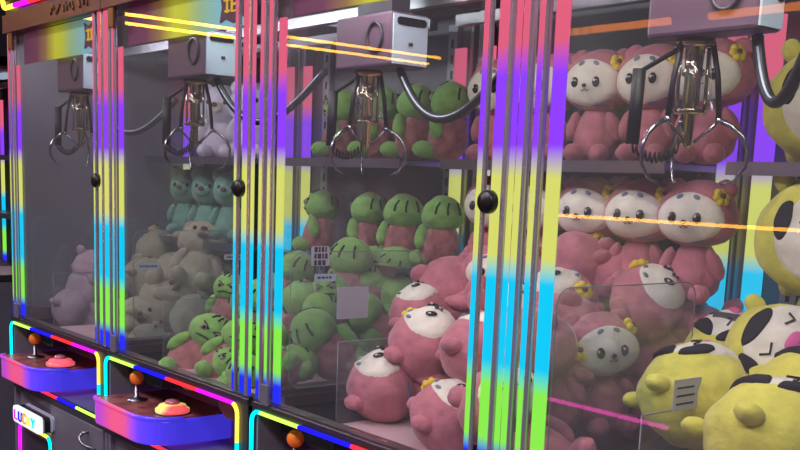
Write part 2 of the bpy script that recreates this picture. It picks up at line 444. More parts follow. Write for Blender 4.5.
def carriage(root, x, y, dp, end, twist=0):
    """x, y local near right corner of the carriage box"""
    zb = 1.625
    b = MB(); b.box(x-.2, x, y, y+dp, zb, 1.735); bo = b.build('gantry_carriage', M['boxgrey'], root, .006)
    s = MB(); s.box(x-.001, x+.003, y+.004, y+dp-.004, zb+.004, 1.73); s.build('carriage_side', M['white'], bo)
    v = MB(); v.prism(rrect(y+.012, y+dp-.01, 1.708, 1.724, .007), x+.003, x+.006, plane='YZ'); v.lathe([(.006,0),(.006,.006)], (x+.002, y+.05, 1.668), 12)
    v.build('carriage_slot', M['black'], bo)
    r = MB(); r.tube([(x-.055+.026*math.cos(t*PI/8), y-.002, 1.685+.03*math.sin(t*PI/8)) for t in range(16)], .004, 6, closed=True)
    r.build('carriage_ring', M['cabdark'], bo)
    t = MB(); t.box(x-.16, x-.04, y+.03, y+.08, 1.735, 1.79); t.build('carriage_mount', M['cabdark'], bo)
    # cable loop
    pts = []
    p0 = Vector((x-.03, y+.05, 1.622)); p1 = Vector(end)
    for i in range(25):
        u = i/24; p = p0.lerp(p1, u); p.z -= .108*4*u*(1-u)*(1.3-.6*u); pts.append(p)
    cb = MB().tube(pts, .009, 10); cb.build('cable', M['rubber'], bo)
    hl = MB().tube([p+Vector((.002,-.007,.004)) for p in pts[1:-1]], .0018, 6); hl.build('cable_highlight', M['white'], bo)  # thin white strip modelled along the cable as its highlight
    # claw
    hx, hy = x-.14, y+.05
    c = MB()
    c.lathe([(.03,0),(.032,-.006),(.032,-.012),(.016,-.014),(.014,-.045),(.018,-.047),(.018,-.056),(.013,-.058),(.013,-.10),(.009,-.104),(.007,-.165),(.003,-.17)], (hx, hy, zb), 20)
    for k in range(4):
        a = PI/4+k*PI/2; c.tube([(hx+.022*math.cos(a), hy+.022*math.sin(a), zb-.01), (hx+.022*math.cos(a), hy+.022*math.sin(a), zb-.115)], .003, 6)
    c.lathe([(.026,-.108),(.026,-.116)], (hx, hy, zb), 20)
    co = c.build('claw', M['goldchrome'], root)
    sk = MB()
    sk.lathe([(.026,-.02),(.030,-.06),(.036,-.11)], (hx, hy, zb), 16)
    sk.build('claw_skirt', M['acrylic'], co)
    for k in range(3):
        a = 2*PI*k/3+twist; d = Vector((math.cos(a), math.sin(a), 0)); h = Vector((hx, hy, zb))
        P = lambda r, z: h+d*r+Vector((0,0,z))
        pr = MB()
        pr.tube([P(.028,-.006), P(.040,-.06), P(.047,-.125)], .0046 if k != 1 else .0036, 8, mi=1 if k != 1 else 0)
        pr.tube([P(.010,-.160), P(.028,-.145), P(.046,-.128)], .0028, 8)
        pr.lathe([(.006,-.005),(.006,.005)], P(.047,-.127), 10)
        pr.tube([P(.047,-.125), P(.068,-.135), P(.086,-.150), P(.096,-.172), P(.094,-.198), P(.078,-.220), P(.060,-.226)], [.0040,.0040,.0036,.0034,.003,.0026,.0018], 8)
        pr.build('claw_prong', [M['darkmetal'], M['rubber']], co)
    # black arm and coil spring
    h = Vector((hx, hy, zb)); s_ = Vector((-.70,-.40,0)).normalized()
    ar = MB(); ar.tube([h+s_*.01+Vector((0,0,-.005)), h+s_*.085+Vector((0,0,-.05))], .004, 8); ar.tube([h+s_*.085+Vector((0,0,-.045)), h+s_*.088+Vector((0,0,-.165))], .011, 12)
    ar.build('claw_motor_arm', M['rubber'], co)
    sp = MB(); pts = []
    for i in range(90):
        u = i/89; ctr = h+s_*(.088-.075*u)+Vector((0,0,-.168-.018*math.sin(PI*u)))
        an = u*2*PI*10; pts.append(ctr+Vector((0,0,1))*.008*math.cos(an)+Vector((.5,-.8,0))*.008*math.sin(an))
    sp.tube(pts, .0018, 5); sp.build('coil_cord', M['rubber'], co)
    return co

ORG = [.0, .80, 1.615, 2.412]
mach = []
mA = make_machine('claw_machine', 'leftmost claw machine, grey side panel and mauve plush toys inside, lit white sign below', ORG[0], 'grey', 'r')
mB = make_machine('claw_machine', 'claw machine second from left, green plush toys inside, joystick console with yellow and red button', ORG[1], 'clear', 'y')
mC = make_machine('claw_machine', 'claw machine third from left, holding the pile of pink bears, pit floor lit pink', ORG[2], 'clear', 'y')
mD = make_machine('claw_machine', 'claw machine at the right edge holding yellow plush toys, its console below the frame', ORG[3], 'clear', 'y')
for m, x, y, dp, end, tw in ((mA,.485,.05,.09,(.745,.23,1.60),.4),(mB,.455,.045,.088,(.735,.21,1.635),.7),(mC,.228,.16,.10,(.66,.11,1.62),.5),(mD,.290,.16,.066,(.41,.13,1.64),.35)): carriage(m, x, y, dp, end, tw)
mZ = copy_tree(mD); mZ.location.x = -2.05; mZ['label'] = 'distant claw machine beyond the gap, a thin sliver at the left photo edge'
MACH = dict(A=mA, B=mB, C=mC, D=mD)

# price labels and tags stuck on the glass guards
def label_card(parent, y0, y1, z0, z1, x=.041, rows=2, dots=False):
    c = MB().prism(rrect(y0, y1, z0, z1, min(.006, (z1-z0)*.3)), x, x+.0015, plane='YZ').build('price_label', M['white'] if rows == 1 else M['paper'], parent)
    k = MB()
    for r in range(rows):
        z = z0+(z1-z0)*(r+.5)/rows; h = (z1-z0)*.13; y = y0+.008
        while y < y1-.012:
            w = random.uniform(.004, .010); k.box(x+.0015, x+.002, y, y+w, z-h, z+h); y += w+.003
    k.build('label_print', M['ink'], c)
label_card(mB, .06, .13, 1.112, 1.13, rows=1)
label_card(mB, .34, .42, 1.135, 1.152, rows=1)
label_card(mB, .33, .41, 1.03, 1.10, rows=4)
label_card(mC, .11, .17, 1.155, 1.172, rows=1)
MB().prism(rrect(.175,.265,1.065,1.14,.004), .041, .043, plane='YZ').build('blank_card', M['paper'], mC)
label_card(mC, .10, .15, 1.19, 1.235, rows=3)
cD = MB().box(.227, .2285, .12, .19, 1.045, 1.095).build('notice_card', M['paper'], mD)
for r in range(3):
    MB().box(.2285, .229, .128, .128+random.uniform(.035,.05), 1.054+r*.013, 1.057+r*.013).build('card_print', M['ink'], cD)
# ------------------------------------------------------------ plush toys
def sphere_dirs(nu=28, nv=18):
    vs = []; fs = []
    for j in range(nv+1):
        ph = PI*j/nv-PI/2
        for i in range(nu):
            th = 2*PI*i/nu; vs.append(Vector((math.cos(ph)*math.cos(th), math.cos(ph)*math.sin(th), math.sin(ph))))
    for j in range(nv):
        for i in range(nu):
            i2 = (i+1) % nu; fs.append((j*nu+i, j*nu+i2, (j+1)*nu+i2, (j+1)*nu+i))
    return vs, fs
SV, SF = sphere_dirs()
SV2, SF2 = sphere_dirs(16, 10)
def surf(d, c, r, cheek=0., lump=.03, seed=0, flat=0.):
    """a stuffed lobe: wider low down, dented seams, slight lumps"""
    k = 1+cheek*max(-1, min(1, -d.z*1.3))*(1-abs(d.z)**3)
    l = 1+lump*noise.noise(d*2.1+Vector((seed, seed*.7, 0)))*1.6+lump*.4*noise.noise(d*6+Vector((seed, 0, 3)))
    v = Vector((d.x*r[0]*k*l, d.y*r[1]*k*l, d.z*r[2]*l))
    if flat and v.z < -r[2]*(1-flat): v.z = -r[2]*(1-flat)+(v.z+r[2]*(1-flat))*.25
    return Vector(c)+v
def lobe(mb, c, r, cheek=0., lump=.03, seed=0, flat=0., rot=None, mi=0, low=False):
    V, F = (SV2, SF2) if low else (SV, SF)
    vs = []
    for d in V:
        p = surf(d, (0,0,0), r, cheek, lump, seed, flat)
        if rot: p = rot @ p
        vs.append(Vector(c)+p)
    return mb.add(vs, F, mi, True)
def patch(mb, c, r, cheek, ax, az, zc=0., xo=0., thick=1.035, seed=0, lump=.03, sq=1.0):
    """felt patch lying on the front of a lobe; ax, az angular half sizes"""
    n, m_ = 12, 28; vs = []; fs = []
    for j in range(n+1):
        rr = j/n
        for i in range(m_):
            t = 2*PI*i/m_
            u = ax*rr*math.cos(t)+xo; w = az*rr*math.sin(t)+zc
            d = Vector((math.sin(u)*math.cos(w), -math.cos(u)*math.cos(w), math.sin(w)))
            k = thick if j < n-1 else (1+(thick-1)*.6 if j == n-1 else .985)
            p = surf(d, (0,0,0), r, cheek, lump, seed)*k
            vs.append(Vector(c)+p)
    for j in range(n):
        for i in range(m_):
            i2 = (i+1) % m_; fs.append((j*m_+i, j*m_+i2, (j+1)*m_+i2, (j+1)*m_+i))
    mb.add(vs, fs, 0, True); return mb
def onface(c, r, cheek, u, w, k=1.05, seed=0, lump=.03):
    d = Vector((math.sin(u)*math.cos(w), -math.cos(u)*math.cos(w), math.sin(w)))
    return Vector(c)+surf(d, (0,0,0), r, cheek, lump, seed)*k
def rx(a): return Matrix.Rotation(a, 3, 'X')
def ry(a): return Matrix.Rotation(a, 3, 'Y')
def rz(a): return Matrix.Rotation(a, 3, 'Z')

protos = {}
def plush(kind, name, cat):
    R = bpy.data.objects.new(name, None); R.empty_display_size = .03; R['category'] = cat; R['label'] = ''
    COL.objects.link(R)
    if kind == 'bear': main, facem, hr, hc, ch = M['pinkfur'], M['creamfur'], (.088,.073,.072), (0,0,.190), .10
    if kind == 'frog': main, facem, hr, hc, ch = M['green'], M['green'], (.068,.062,.058), (0,0,.175), .08
    if kind == 'beige': main, facem, hr, hc, ch = M['beige'], M['beige'], (.085,.07,.066), (0,0,.19), .10
    if kind == 'mauve': main, facem, hr, hc, ch = M['mauve'], M['mauve'], (.085,.07,.066), (0,0,.19), .10
    if kind == 'koala': main, facem, hr, hc, ch = M['teal'], M['teal'], (.060,.058,.062), (0,0,.175), .06
    if kind == 'white': main, facem, hr, hc, ch = M['whitefur'], M['whitefur'], (.075,.066,.068), (0,0,.18), .10
    if kind == 'hood': main, facem, hr, hc, ch = M['yellow'], M['creamfur'], (.115,.09,.110), (0,0,.112), .06
    if kind == 'chick': main, facem, hr, hc, ch = M['yellow'], M['creamfur'], (.100,.085,.085), (0,0,.235), .08
    body_m = {'frog': M['dusty'], 'chick': M['lime'], 'hood': M['lime'], 'koala': M['teal']}.get(kind, main)
    S = {'bear':.90,'frog':1.06,'beige':1.05,'mauve':1.05,'koala':.85,'white':1,'chick':1.25,'hood':.9}[kind]
    hd = MB(); lobe(hd, hc, hr, ch, .035, 1); head = hd.build('head', main, R)
    bd = MB(); lobe(bd, (0,.09 if kind == 'hood' else .004,.075*S), (.062*S,.055*S,.077*S), .16, .05, 4, .08); bd.build('body', body_m, R)
    for s in (-1, 1):
        a = MB(); lobe(a, (s*.058*S,.09 if kind == 'hood' else -.018*S,.095*S), (.018*S,.020*S,.040*S), .1, .05, 5, rot=ry(-s*.35) @ rx(.35)); a.build('arm', main, R)
        l = MB(); lobe(l, (s*.036*S,.06 if kind == 'hood' else -.050*S,.026*S), (.025*S,.034*S,.024*S), .0, .05, 6, rot=rz(s*.25)); l.build('leg', main, R)
    H = Vector(hc)
    if kind == 'bear':
        for s in (-1, 1):
            e = MB(); lobe(e, H+Vector((s*.056,.006,.054)), (.024,.015,.020), 0, .04, 7, rot=ry(s*.45)); e.build('ear', main, R)
        f = MB(); patch(f, hc, hr, ch, 1.0, .84, -.14, thick=1.035, seed=1, lump=.035); f.build('face_patch', facem, R)
        for s in (-1, 1):
            e = MB(); lobe(e, onface(hc, hr, ch, s*.29, -.10, 1.05, 1, .035), (.0095,.005,.0118), low=True, lump=0)
            eo = e.build('eye', M['eye'], R)
            g = MB(); lobe(g, onface(hc, hr, ch, s*.29-.04, -.05, 1.12, 1, .035), (.0026,.0015,.003), low=True, lump=0); g.build('eye_glint', M['whitefur'], eo)
            q = MB(); lobe(q, onface(hc, hr, ch, s*.24, .50, 1.045, 1, .035), (.008,.003,.005), low=True, lump=0, rot=ry(s*.4)); q.build('brow_spot', M['greyfelt'], R)
        n_ = MB(); lobe(n_, onface(hc, hr, ch, 0, -.20, 1.06, 1, .035), (.006,.004,.0045), low=True, lump=0); n_.build('nose', M['eye'], R)
        p = onface(hc, hr, ch, 0, -.28, 1.05, 1, .035)
        mm = MB(); mm.tube([p+Vector((-.009,.001,-.004)), p+Vector((-.004,0,-.007)), p+Vector((0,0,0)), p+Vector((.004,0,-.007)), p+Vector((.009,.001,-.004))], .0012, 5); mm.build('mouth', M['brown'], R)
        rb = MB(); rb.tube([(.050*math.cos(t*PI/10), .044*math.sin(t*PI/10), .137) for t in range(20)], .0062, 8, closed=True); rb.build('neck_ribbon', M['ribbon'], R)
        # felt flower beside the ear
        fl = MB(); fc = onface(hc, hr, ch, .95, .52, 1.05, 1, .035); nrm = (fc-H).normalized(); t1 = nrm.cross(Vector((0,0,1))).normalized(); t2 = nrm.cross(t1)
        for k in range(6):
            a = 2*PI*k/6; lobe(fl, fc+t1*.012*math.cos(a)+t2*.012*math.sin(a), (.0085,.0085,.0085), low=True, lump=0)
        lobe(fl, fc+nrm*.005, (.006,.006,.006), low=True, lump=0, mi=1)
        fl.build('flower', [M['flower'], M['brown']], R)
    elif kind == 'frog':
        for s in (-1, 1):
            p = onface(hc, hr, ch, s*.36, .10, 1.02, 1, .035)
            e = MB(); lobe(e, p, (.013,.007,.010), low=True, lump=0, rot=ry(s*.2)); eo = e.build('eye', M['eyering'], R)
            g = MB(); lobe(g, onface(hc, hr, ch, s*.36-s*.05, .08, 1.11, 1, .035), (.0055,.004,.006), low=True, lump=0); g.build('pupil', M['eye'], eo)
            b_ = MB(); b_.tube([onface(hc, hr, ch, s*.12, .12, 1.06, 1, .035), onface(hc, hr, ch, s*.30, .25, 1.07, 1, .035), onface(hc, hr, ch, s*.56, .34, 1.04, 1, .035)], .0028, 6); b_.build('brow', M['darkgreen'], R)
        mm = MB(); mm.tube([onface(hc, hr, ch, a, -.28-.10*abs(a)*2, 1.025, 1, .035) for a in (-.45,-.2,0,.2,.45)], .0024, 6); mm.build('mouth', M['darkgreen'], R)
        st = MB()
        for u in (-.5, 0, .5):
            st.tube([onface(hc, hr, ch, u*.9, .75, 1.012, 1, .035), onface(hc, hr, ch, u, 1.0, 1.015, 1, .035), onface(hc, hr, ch, u*1.2+.2, 1.25, 1.015, 1, .035)], .0032, 6)
        for u in (2.2, 2.8, 3.5):
            st.tube([onface(hc, hr, ch, u, .1, 1.012, 1, .035), onface(hc, hr, ch, u, .42, 1.015, 1, .035), onface(hc, hr, ch, u+.1, .75, 1.015, 1, .035)], .0035, 6)
        st.build('head_stripes', M['darkgreen'], R)
    elif kind in ('beige', 'mauve', 'white', 'koala'):
        er = .028 if kind == 'koala' else .02
        for s in (-1, 1):
            e = MB(); lobe(e, H+Vector((s*hr[0]*.72,.006,hr[2]*.78)), (er,er*.6,er), 0, .04, 7); e.build('ear', main, R)
            e = MB(); lobe(e, onface(hc, hr, ch, s*.40, .08, 1.03, 1, .035), (.006,.004,.0075), low=True, lump=0); e.build('eye', M['eye'], R)
        mz = MB(); lobe(mz, onface(hc, hr, ch, 0, -.18, 1.0, 1, .035), (.026,.013,.018), low=True); mo = mz.build('muzzle', M['creamfur'] if kind == 'white' else main, R)
        n_ = MB(); lobe(n_, onface(hc, hr, ch, 0, -.06, 1.20, 1, .035), (.011,.007,.008), low=True, lump=0); n_.build('nose', M['brown'], mo)
        if kind in ('beige', 'mauve'):
            n_ = MB(); lobe(n_, onface(hc, hr, ch, 0, -.30, 1.12, 1, .035), (.016,.008,.008), low=True, lump=0); n_.build('mouth', M['brown'], mo)
    elif kind in ('chick', 'hood'):
        f = MB(); patch(f, hc, hr, ch, .98, .86, -.05, thick=1.035, seed=1, lump=.035); f.build('face_patch', facem, R)
        h_ = MB(); patch(h_, hc, hr, ch, .62, .20, .62, thick=1.075, seed=1, lump=.035); h_.build('hair_fringe', M['blackfelt'], R)
        h2 = MB(); patch(h2, hc, hr, ch, .15, .34, .22, xo=-.80, thick=1.07, seed=1, lump=.035); h2.build('hair_side', M['blackfelt'], R)
        for s in (-1, 1):
            e = MB(); lobe(e, H+Vector((s*hr[0]*.62,.004,hr[2]*.88)), (.018,.014,.022), 0, .04, 7, rot=ry(s*.3)); e.build('ear', main, R)
            y_ = MB(); y_.tube([onface(hc, hr, ch, s*.22, .14, 1.045, 1, .035), onface(hc, hr, ch, s*.40, .04, 1.06, 1, .035), onface(hc, hr, ch, s*.52, .20, 1.045, 1, .035)], .0026, 6); y_.build('eye_line', M['eye'], R)
        mo = MB(); lobe(mo, onface(hc, hr, ch, 0, -.18, 1.03, 1, .035), (.022,.005,.012), low=True, lump=0); mo.build('mouth', M['mouth'], R)
        if kind == 'chick': b_ = MB(); lobe(b_, (0,-.035,.10), (.046,.030,.055), .1, .04, 3); b_.build('belly_patch', M['yellow'], R)
    R['hc'] = hc[2]
    return R

NAMES = dict(bear=('stuffed_bear','plush bear'), frog=('stuffed_frog','plush toy'), beige=('stuffed_bear','plush bear'), mauve=('stuffed_bear','plush bear'),
             koala=('stuffed_koala','plush koala'), white=('stuffed_bear','plush bear'), chick=('stuffed_chick','plush toy'), hood=('stuffed_chick','plush toy'))
RT = Vector((.633,.774,0)); UP = Vector((0,0,1)); TC = Vector((.77,-.63,.06)).normalized()
def place(kind, head, face, up, label, group, scale=1.0):
    """head centre in the room, direction of the face and of the top of the head"""
    n, c = NAMES[kind]
    if kind not in protos: R = protos[kind] = plush(kind, n, c)
    else: R = copy_tree(protos[kind])
    f = Vector(face).normalized(); u = Vector(up); u = (u-f*u.dot(f)).normalized()
    x = u.cross(f)  # local: -Y = face, Z = up
    yv = -f; x = yv.cross(u)
    Mx = Matrix((x, yv, u)).transposed().to_4x4()
    loc = Vector(head)-(u*R['hc'])*scale
    R.matrix_world = Matrix.Translation(loc) @ Mx @ Matrix.Scale(scale, 4)
    R['label'] = label; R['group'] = group
    return R
def vec(a, b, c): return RT*a+UP*b+TC*c

TOYS = [
    ('bear', (1.761,0.560,1.615), (0.240,-0.971,0.000), (0.000,0.000,1.000), 'pink bear on the upper shelf, leftmost, mostly hidden between the light strips', 'pink bears', 0.92),
    ('bear', (1.917,0.560,1.615), (0.240,-0.971,0.000), (0.000,0.000,1.000), 'pink bear on the upper shelf with a sliver of cream face beside the wide strip', 'pink bears', 0.92),
    ('bear', (2.069,0.560,1.615), (0.240,-0.971,0.000), (0.000,0.000,1.000), 'pink bear on the upper shelf with its whole cream face in clear view', 'pink bears', 0.92),
    ('bear', (2.215,0.560,1.615), (0.240,-0.971,0.000), (0.000,0.000,1.000), 'pink bear on the upper shelf directly behind the black claw arm', 'pink bears', 0.92),
    ('bear', (2.356,0.560,1.615), (0.240,-0.971,0.000), (0.000,0.000,1.000), 'pink bear on the upper shelf behind the chrome claw, nearest the back corner strip', 'pink bears', 0.92),
    ('bear', (1.772,0.560,1.344), (0.240,-0.971,0.000), (0.000,0.000,1.000), 'pink bear on the middle shelf, leftmost, seen through the narrow gap between strips', 'pink bears', 0.94),
    ('bear', (1.914,0.560,1.344), (0.240,-0.971,0.000), (0.000,0.000,1.000), 'pink bear on the middle shelf mostly covered by the light strips', 'pink bears', 0.94),
    ('bear', (2.071,0.560,1.344), (0.240,-0.971,0.000), (0.000,0.000,1.000), 'pink bear on the middle shelf, first one right of the wide light strip', 'pink bears', 0.94),
    ('bear', (2.210,0.560,1.344), (0.240,-0.971,0.000), (0.000,0.000,1.000), 'pink bear on the middle shelf, second one right of the wide light strip', 'pink bears', 0.94),
    ('bear', (2.347,0.560,1.344), (0.240,-0.971,0.000), (0.000,0.000,1.000), 'pink bear on the middle shelf at its right end beside the corner strip', 'pink bears', 0.94),
    ('bear', (1.842,0.170,0.939), (-0.050,-0.222,0.974), (-0.619,-0.757,0.206), 'lowest pink bear of the pile lying on its back at the front left', 'pink bears', 1.08),
    ('bear', (2.104,0.130,0.928), (0.218,0.098,0.971), (-0.475,-0.770,0.426), 'pink bear lying against the lower end of the light strips, yellow flower on its left', 'pink bears', 1.03),
    ('bear', (1.899,0.240,1.036), (0.189,-0.089,0.978), (-0.585,-0.716,0.381), 'large pink bear lying face up above the lowest one, cream face turned upward', 'pink bears', 1.12),
    ('bear', (2.110,0.200,1.055), (-0.180,0.285,0.941), (-0.629,-0.769,0.110), 'pink bear with a yellow flower lying across the pile just left of the light strips', 'pink bears', 1.08),
    ('bear', (1.729,0.360,1.078), (-0.137,-0.168,0.976), (-0.566,-0.692,0.447), 'pink bear half hidden behind the large face up bear', 'pink bears', 0.95),
    ('bear', (1.735,0.460,1.135), (-0.597,0.760,0.258), (-0.200,-0.245,0.949), 'pink bear with its back turned at the top left of the pink pile', 'pink bears', 1.10),
    ('bear', (1.818,0.500,1.187), (0.769,-0.629,0.110), (0.000,0.000,1.000), 'pink bear peeking from the pile top between two narrow light strips', 'pink bears', 0.80),
    ('bear', (2.059,0.330,1.111), (0.388,0.119,0.914), (-0.448,-0.547,0.707), 'pink bear behind the light strips in the middle of the pile', 'pink bears', 1.00),
    ('bear', (2.280,0.100,0.989), (0.619,-0.195,0.761), (-0.200,-0.245,0.949), 'pink bear behind the bottom of the narrow light strips', 'pink bears', 1.00),
    ('bear', (2.256,0.200,1.090), (-0.192,0.901,0.389), (-0.137,-0.168,0.976), 'pink bear hidden behind the wide light strip in the pile', 'pink bears', 1.00),
    ('bear', (2.290,0.350,1.083), (0.896,-0.433,0.097), (-0.075,-0.092,0.993), 'pink bear sitting upright in the pile facing out, beside the yellow plush toys', 'pink bears', 0.92),
    ('bear', (2.290,0.490,1.164), (0.567,-0.013,0.824), (-0.580,-0.709,0.401), 'pink bear lying on its side behind the upright one, yellow flower on its cheek', 'pink bears', 1.02),
    ('bear', (2.084,0.520,1.206), (-0.693,0.567,0.445), (0.625,0.765,0.156), 'pink bear lying away with rounded back, top of the pile below the shelf', 'pink bears', 1.05),
    ('bear', (2.144,0.560,1.186), (-0.568,0.598,0.566), (-0.601,-0.734,0.316), 'pink bear lying with its back up under the middle shelf', 'pink bears', 1.00),
    ('bear', (1.981,0.520,1.190), (0.289,-0.856,0.430), (-0.222,-0.272,0.936), 'pink bear with pale face just right of the strips at the pile top', 'pink bears', 1.00),
    ('bear', (2.127,0.420,1.142), (-0.053,-0.234,0.971), (0.618,0.756,0.217), 'pink bear lying flat left of the upright pink bear', 'pink bears', 1.05),
    ('bear', (2.241,0.300,1.031), (-0.030,0.302,0.953), (0.412,0.504,0.759), 'pink bear slumped low beside the wide light strip', 'pink bears', 1.05),
    ('bear', (2.198,0.340,1.103), (-0.556,0.708,0.436), (-0.336,-0.410,0.848), 'pink bear with its back turned between strip and upright bear', 'pink bears', 1.00),
    ('bear', (2.294,0.530,1.032), (-0.094,0.950,0.297), (0.200,0.245,0.949), 'pink bear turned away behind the clear chute guard', 'pink bears', 1.10),
    ('bear', (2.288,0.630,1.109), (-0.578,0.736,0.352), (0.137,0.168,0.976), 'pink bear turned away next to the lower corner light strip', 'pink bears', 1.05),
    ('bear', (2.295,0.490,0.951), (0.099,0.439,0.893), (-0.486,-0.595,0.640), 'pink bear at the bottom of the pile behind the chute guard edge', 'pink bears', 1.00),
    ('frog', (1.030,0.560,1.308), (-0.577,-0.808,0.115), (0.000,0.000,1.000), 'green plush on the middle shelf, leftmost of the row', 'green plush toys', 0.82),
    ('frog', (1.266,0.560,1.308), (-0.930,-0.349,0.116), (0.000,0.000,1.000), 'green plush on the middle shelf, second from left', 'green plush toys', 0.82),
    ('frog', (1.417,0.560,1.308), (-0.970,0.216,0.108), (0.000,0.000,1.000), 'green plush on the middle shelf, third from left', 'green plush toys', 0.82),
    ('frog', (1.576,0.560,1.308), (-0.988,0.110,0.110), (0.000,0.000,1.000), 'green plush on the middle shelf, rightmost beside the light strip', 'green plush toys', 0.82),
    ('frog', (1.123,0.560,1.589), (-0.577,-0.808,0.115), (0.000,0.000,1.000), 'green plush on the top shelf left of the hanging claw', 'green plush toys', 0.85),
    ('frog', (1.309,0.560,1.589), (-0.702,-0.702,0.117), (0.000,0.000,1.000), 'green plush on the top shelf behind the hanging claw', 'green plush toys', 0.85),
    ('frog', (1.458,0.560,1.589), (-0.943,-0.314,0.105), (0.000,0.000,1.000), 'green plush on the top shelf right of the claw, above the cable loop', 'green plush toys', 0.85),
    ('frog', (1.591,0.560,1.589), (-0.843,-0.527,0.105), (0.000,0.000,1.000), 'green plush on the top shelf at its right end next to the strip', 'green plush toys', 0.85),
    ('frog', (1.096,0.160,0.958), (0.795,-0.586,0.158), (0.359,0.439,0.824), 'grumpy faced green plush lying on its side at the front of the pile', 'green plush toys', 0.93),
    ('frog', (1.245,0.170,0.965), (0.807,-0.535,0.251), (0.336,0.410,0.848), 'green plush face partly hidden by the light strip beside the grumpy one', 'green plush toys', 0.86),
    ('frog', (0.883,0.340,1.055), (0.627,-0.764,0.155), (0.070,0.085,0.994), 'small green plush face behind the square printed label', 'green plush toys', 0.77),
    ('frog', (1.385,0.100,0.903), (-0.700,0.700,0.138), (0.154,0.188,0.970), 'green plush slumped behind the blue end of the strip', 'green plush toys', 0.77),
    ('frog', (0.949,0.360,1.025), (-0.494,0.852,0.175), (-0.137,-0.168,0.976), 'green plush turned away behind the narrow strips', 'green plush toys', 0.86),
    ('frog', (1.477,0.230,1.013), (-0.640,0.655,0.401), (-0.359,-0.439,0.824), 'green plush with dark stripes leaning left, lowest in view of the green pile', 'green plush toys', 0.90),
    ('frog', (1.400,0.400,1.187), (-0.632,0.770,0.088), (0.032,0.039,0.999), 'green plush standing at the pile top with three dark head stripes', 'green plush toys', 0.88),
    ('frog', (1.394,0.340,1.101), (0.627,-0.764,0.155), (-0.137,-0.168,0.976), 'green plush showing its face beside the grey paper card', 'green plush toys', 0.77),
    ('frog', (1.211,0.360,1.142), (-0.967,-0.098,0.234), (0.200,0.245,0.949), 'green plush just right of the wide strip at the pile top', 'green plush toys', 0.82),
    ('frog', (1.345,0.280,1.072), (0.041,0.414,0.909), (-0.566,-0.692,0.447), 'green plush lying with raised arm behind the wide strip', 'green plush toys', 0.86),
    ('frog', (1.475,0.510,1.085), (-0.350,0.426,0.834), (0.597,0.730,0.333), 'green plush lying with dusty pink body toward the centre of the pile', 'green plush toys', 0.95),
    ('frog', (1.424,0.540,1.173), (-0.395,0.760,0.516), (0.154,0.188,0.970), 'green plush in the shade below the middle shelf, left one', 'green plush toys', 0.86),
    ('frog', (1.478,0.630,1.155), (-0.653,0.668,0.357), (0.200,0.245,0.949), 'green plush below the middle shelf next to the cyan corner glow', 'green plush toys', 0.86),
    ('frog', (1.469,0.390,1.050), (-0.523,0.703,0.481), (-0.448,-0.547,0.707), 'green plush upside body showing dusty pink belly, mid pile', 'green plush toys', 0.86),
    ('frog', (1.479,0.550,1.049), (-0.180,0.285,0.941), (0.582,0.711,0.394), 'green plush with legs stretched toward the pink bears', 'green plush toys', 0.86),
    ('frog', (1.471,0.200,0.934), (0.351,0.108,0.930), (0.249,0.305,0.919), 'green plush crouched on the lit floor beside the blue strip end', 'green plush toys', 0.77),
    ('frog', (1.476,0.430,0.988), (-0.043,0.431,0.901), (-0.566,-0.692,0.447), 'green plush low in the pile just left of the large pink bear', 'green plush toys', 0.90),
    ('frog', (1.290,0.240,0.988), (-0.043,0.431,0.901), (-0.283,-0.346,0.894), 'green plush hidden behind the wide centre strip', 'green plush toys', 0.86),
    ('frog', (1.425,0.480,1.121), (-0.666,-0.240,0.707), (-0.405,-0.496,0.768), 'green plush between the standing one and the shaded ones', 'green plush toys', 0.86),
    ('frog', (1.059,0.340,1.050), (-0.571,0.767,0.293), (0.137,0.168,0.976), 'green plush behind the wide strip above the lit floor', 'green plush toys', 0.85),
    ('frog', (1.475,0.310,0.952), (0.170,0.538,0.826), (-0.550,-0.672,0.496), 'green plush lying dusty pink belly up, right of the leaning striped one', 'green plush toys', 0.90),
    ('frog', (1.418,0.300,1.048), (-0.398,0.631,0.666), (0.448,0.547,0.707), 'green plush wedged between the two lower ones', 'green plush toys', 0.80),
    ('frog', (1.472,0.600,1.079), (-0.398,0.631,0.666), (-0.481,-0.588,0.651), 'green plush at the right end of the pile above the pink bears', 'green plush toys', 0.85),
    ('frog', (1.375,0.500,1.162), (-0.398,0.631,0.666), (0.481,0.588,0.651), 'green plush right behind the standing one', 'green plush toys', 0.80),
    ('frog', (1.255,0.120,0.906), (0.711,-0.335,0.619), (-0.326,-0.398,0.858), 'small green plush tucked under the grumpy one', 'green plush toys', 0.70),
    ('mauve', (0.076,0.230,0.980), (-0.008,0.945,0.327), (0.200,0.245,0.949), 'mauve grey plush seen in the leftmost window with its back turned', 'beige and mauve plush toys in the left machine', 1.05),
    ('mauve', (0.079,0.170,0.908), (-0.043,0.431,0.901), (-0.405,-0.496,0.768), 'mauve grey plush at the bottom of the leftmost window', 'beige and mauve plush toys in the left machine', 1.05),
    ('mauve', (0.091,0.250,1.048), (-0.481,0.830,0.283), (0.200,0.245,0.949), 'mauve grey plush highest in the leftmost window', 'beige and mauve plush toys in the left machine', 0.95),
    ('beige', (0.433,0.500,1.157), (0.679,-0.427,0.597), (-0.153,0.341,0.928), 'beige bear with open brown mouth on top of the beige pile', 'beige and mauve plush toys in the left machine', 1.10),
    ('beige', (0.104,0.480,1.103), (-0.282,-0.178,0.943), (-0.618,-0.756,0.217), 'beige bear lying flat at the left of the pile top', 'beige and mauve plush toys in the left machine', 1.15),
    ('beige', (0.157,0.400,1.015), (-0.122,0.400,0.908), (-0.283,-0.346,0.894), 'beige bear behind the left white strip label', 'beige and mauve plush toys in the left machine', 1.10),
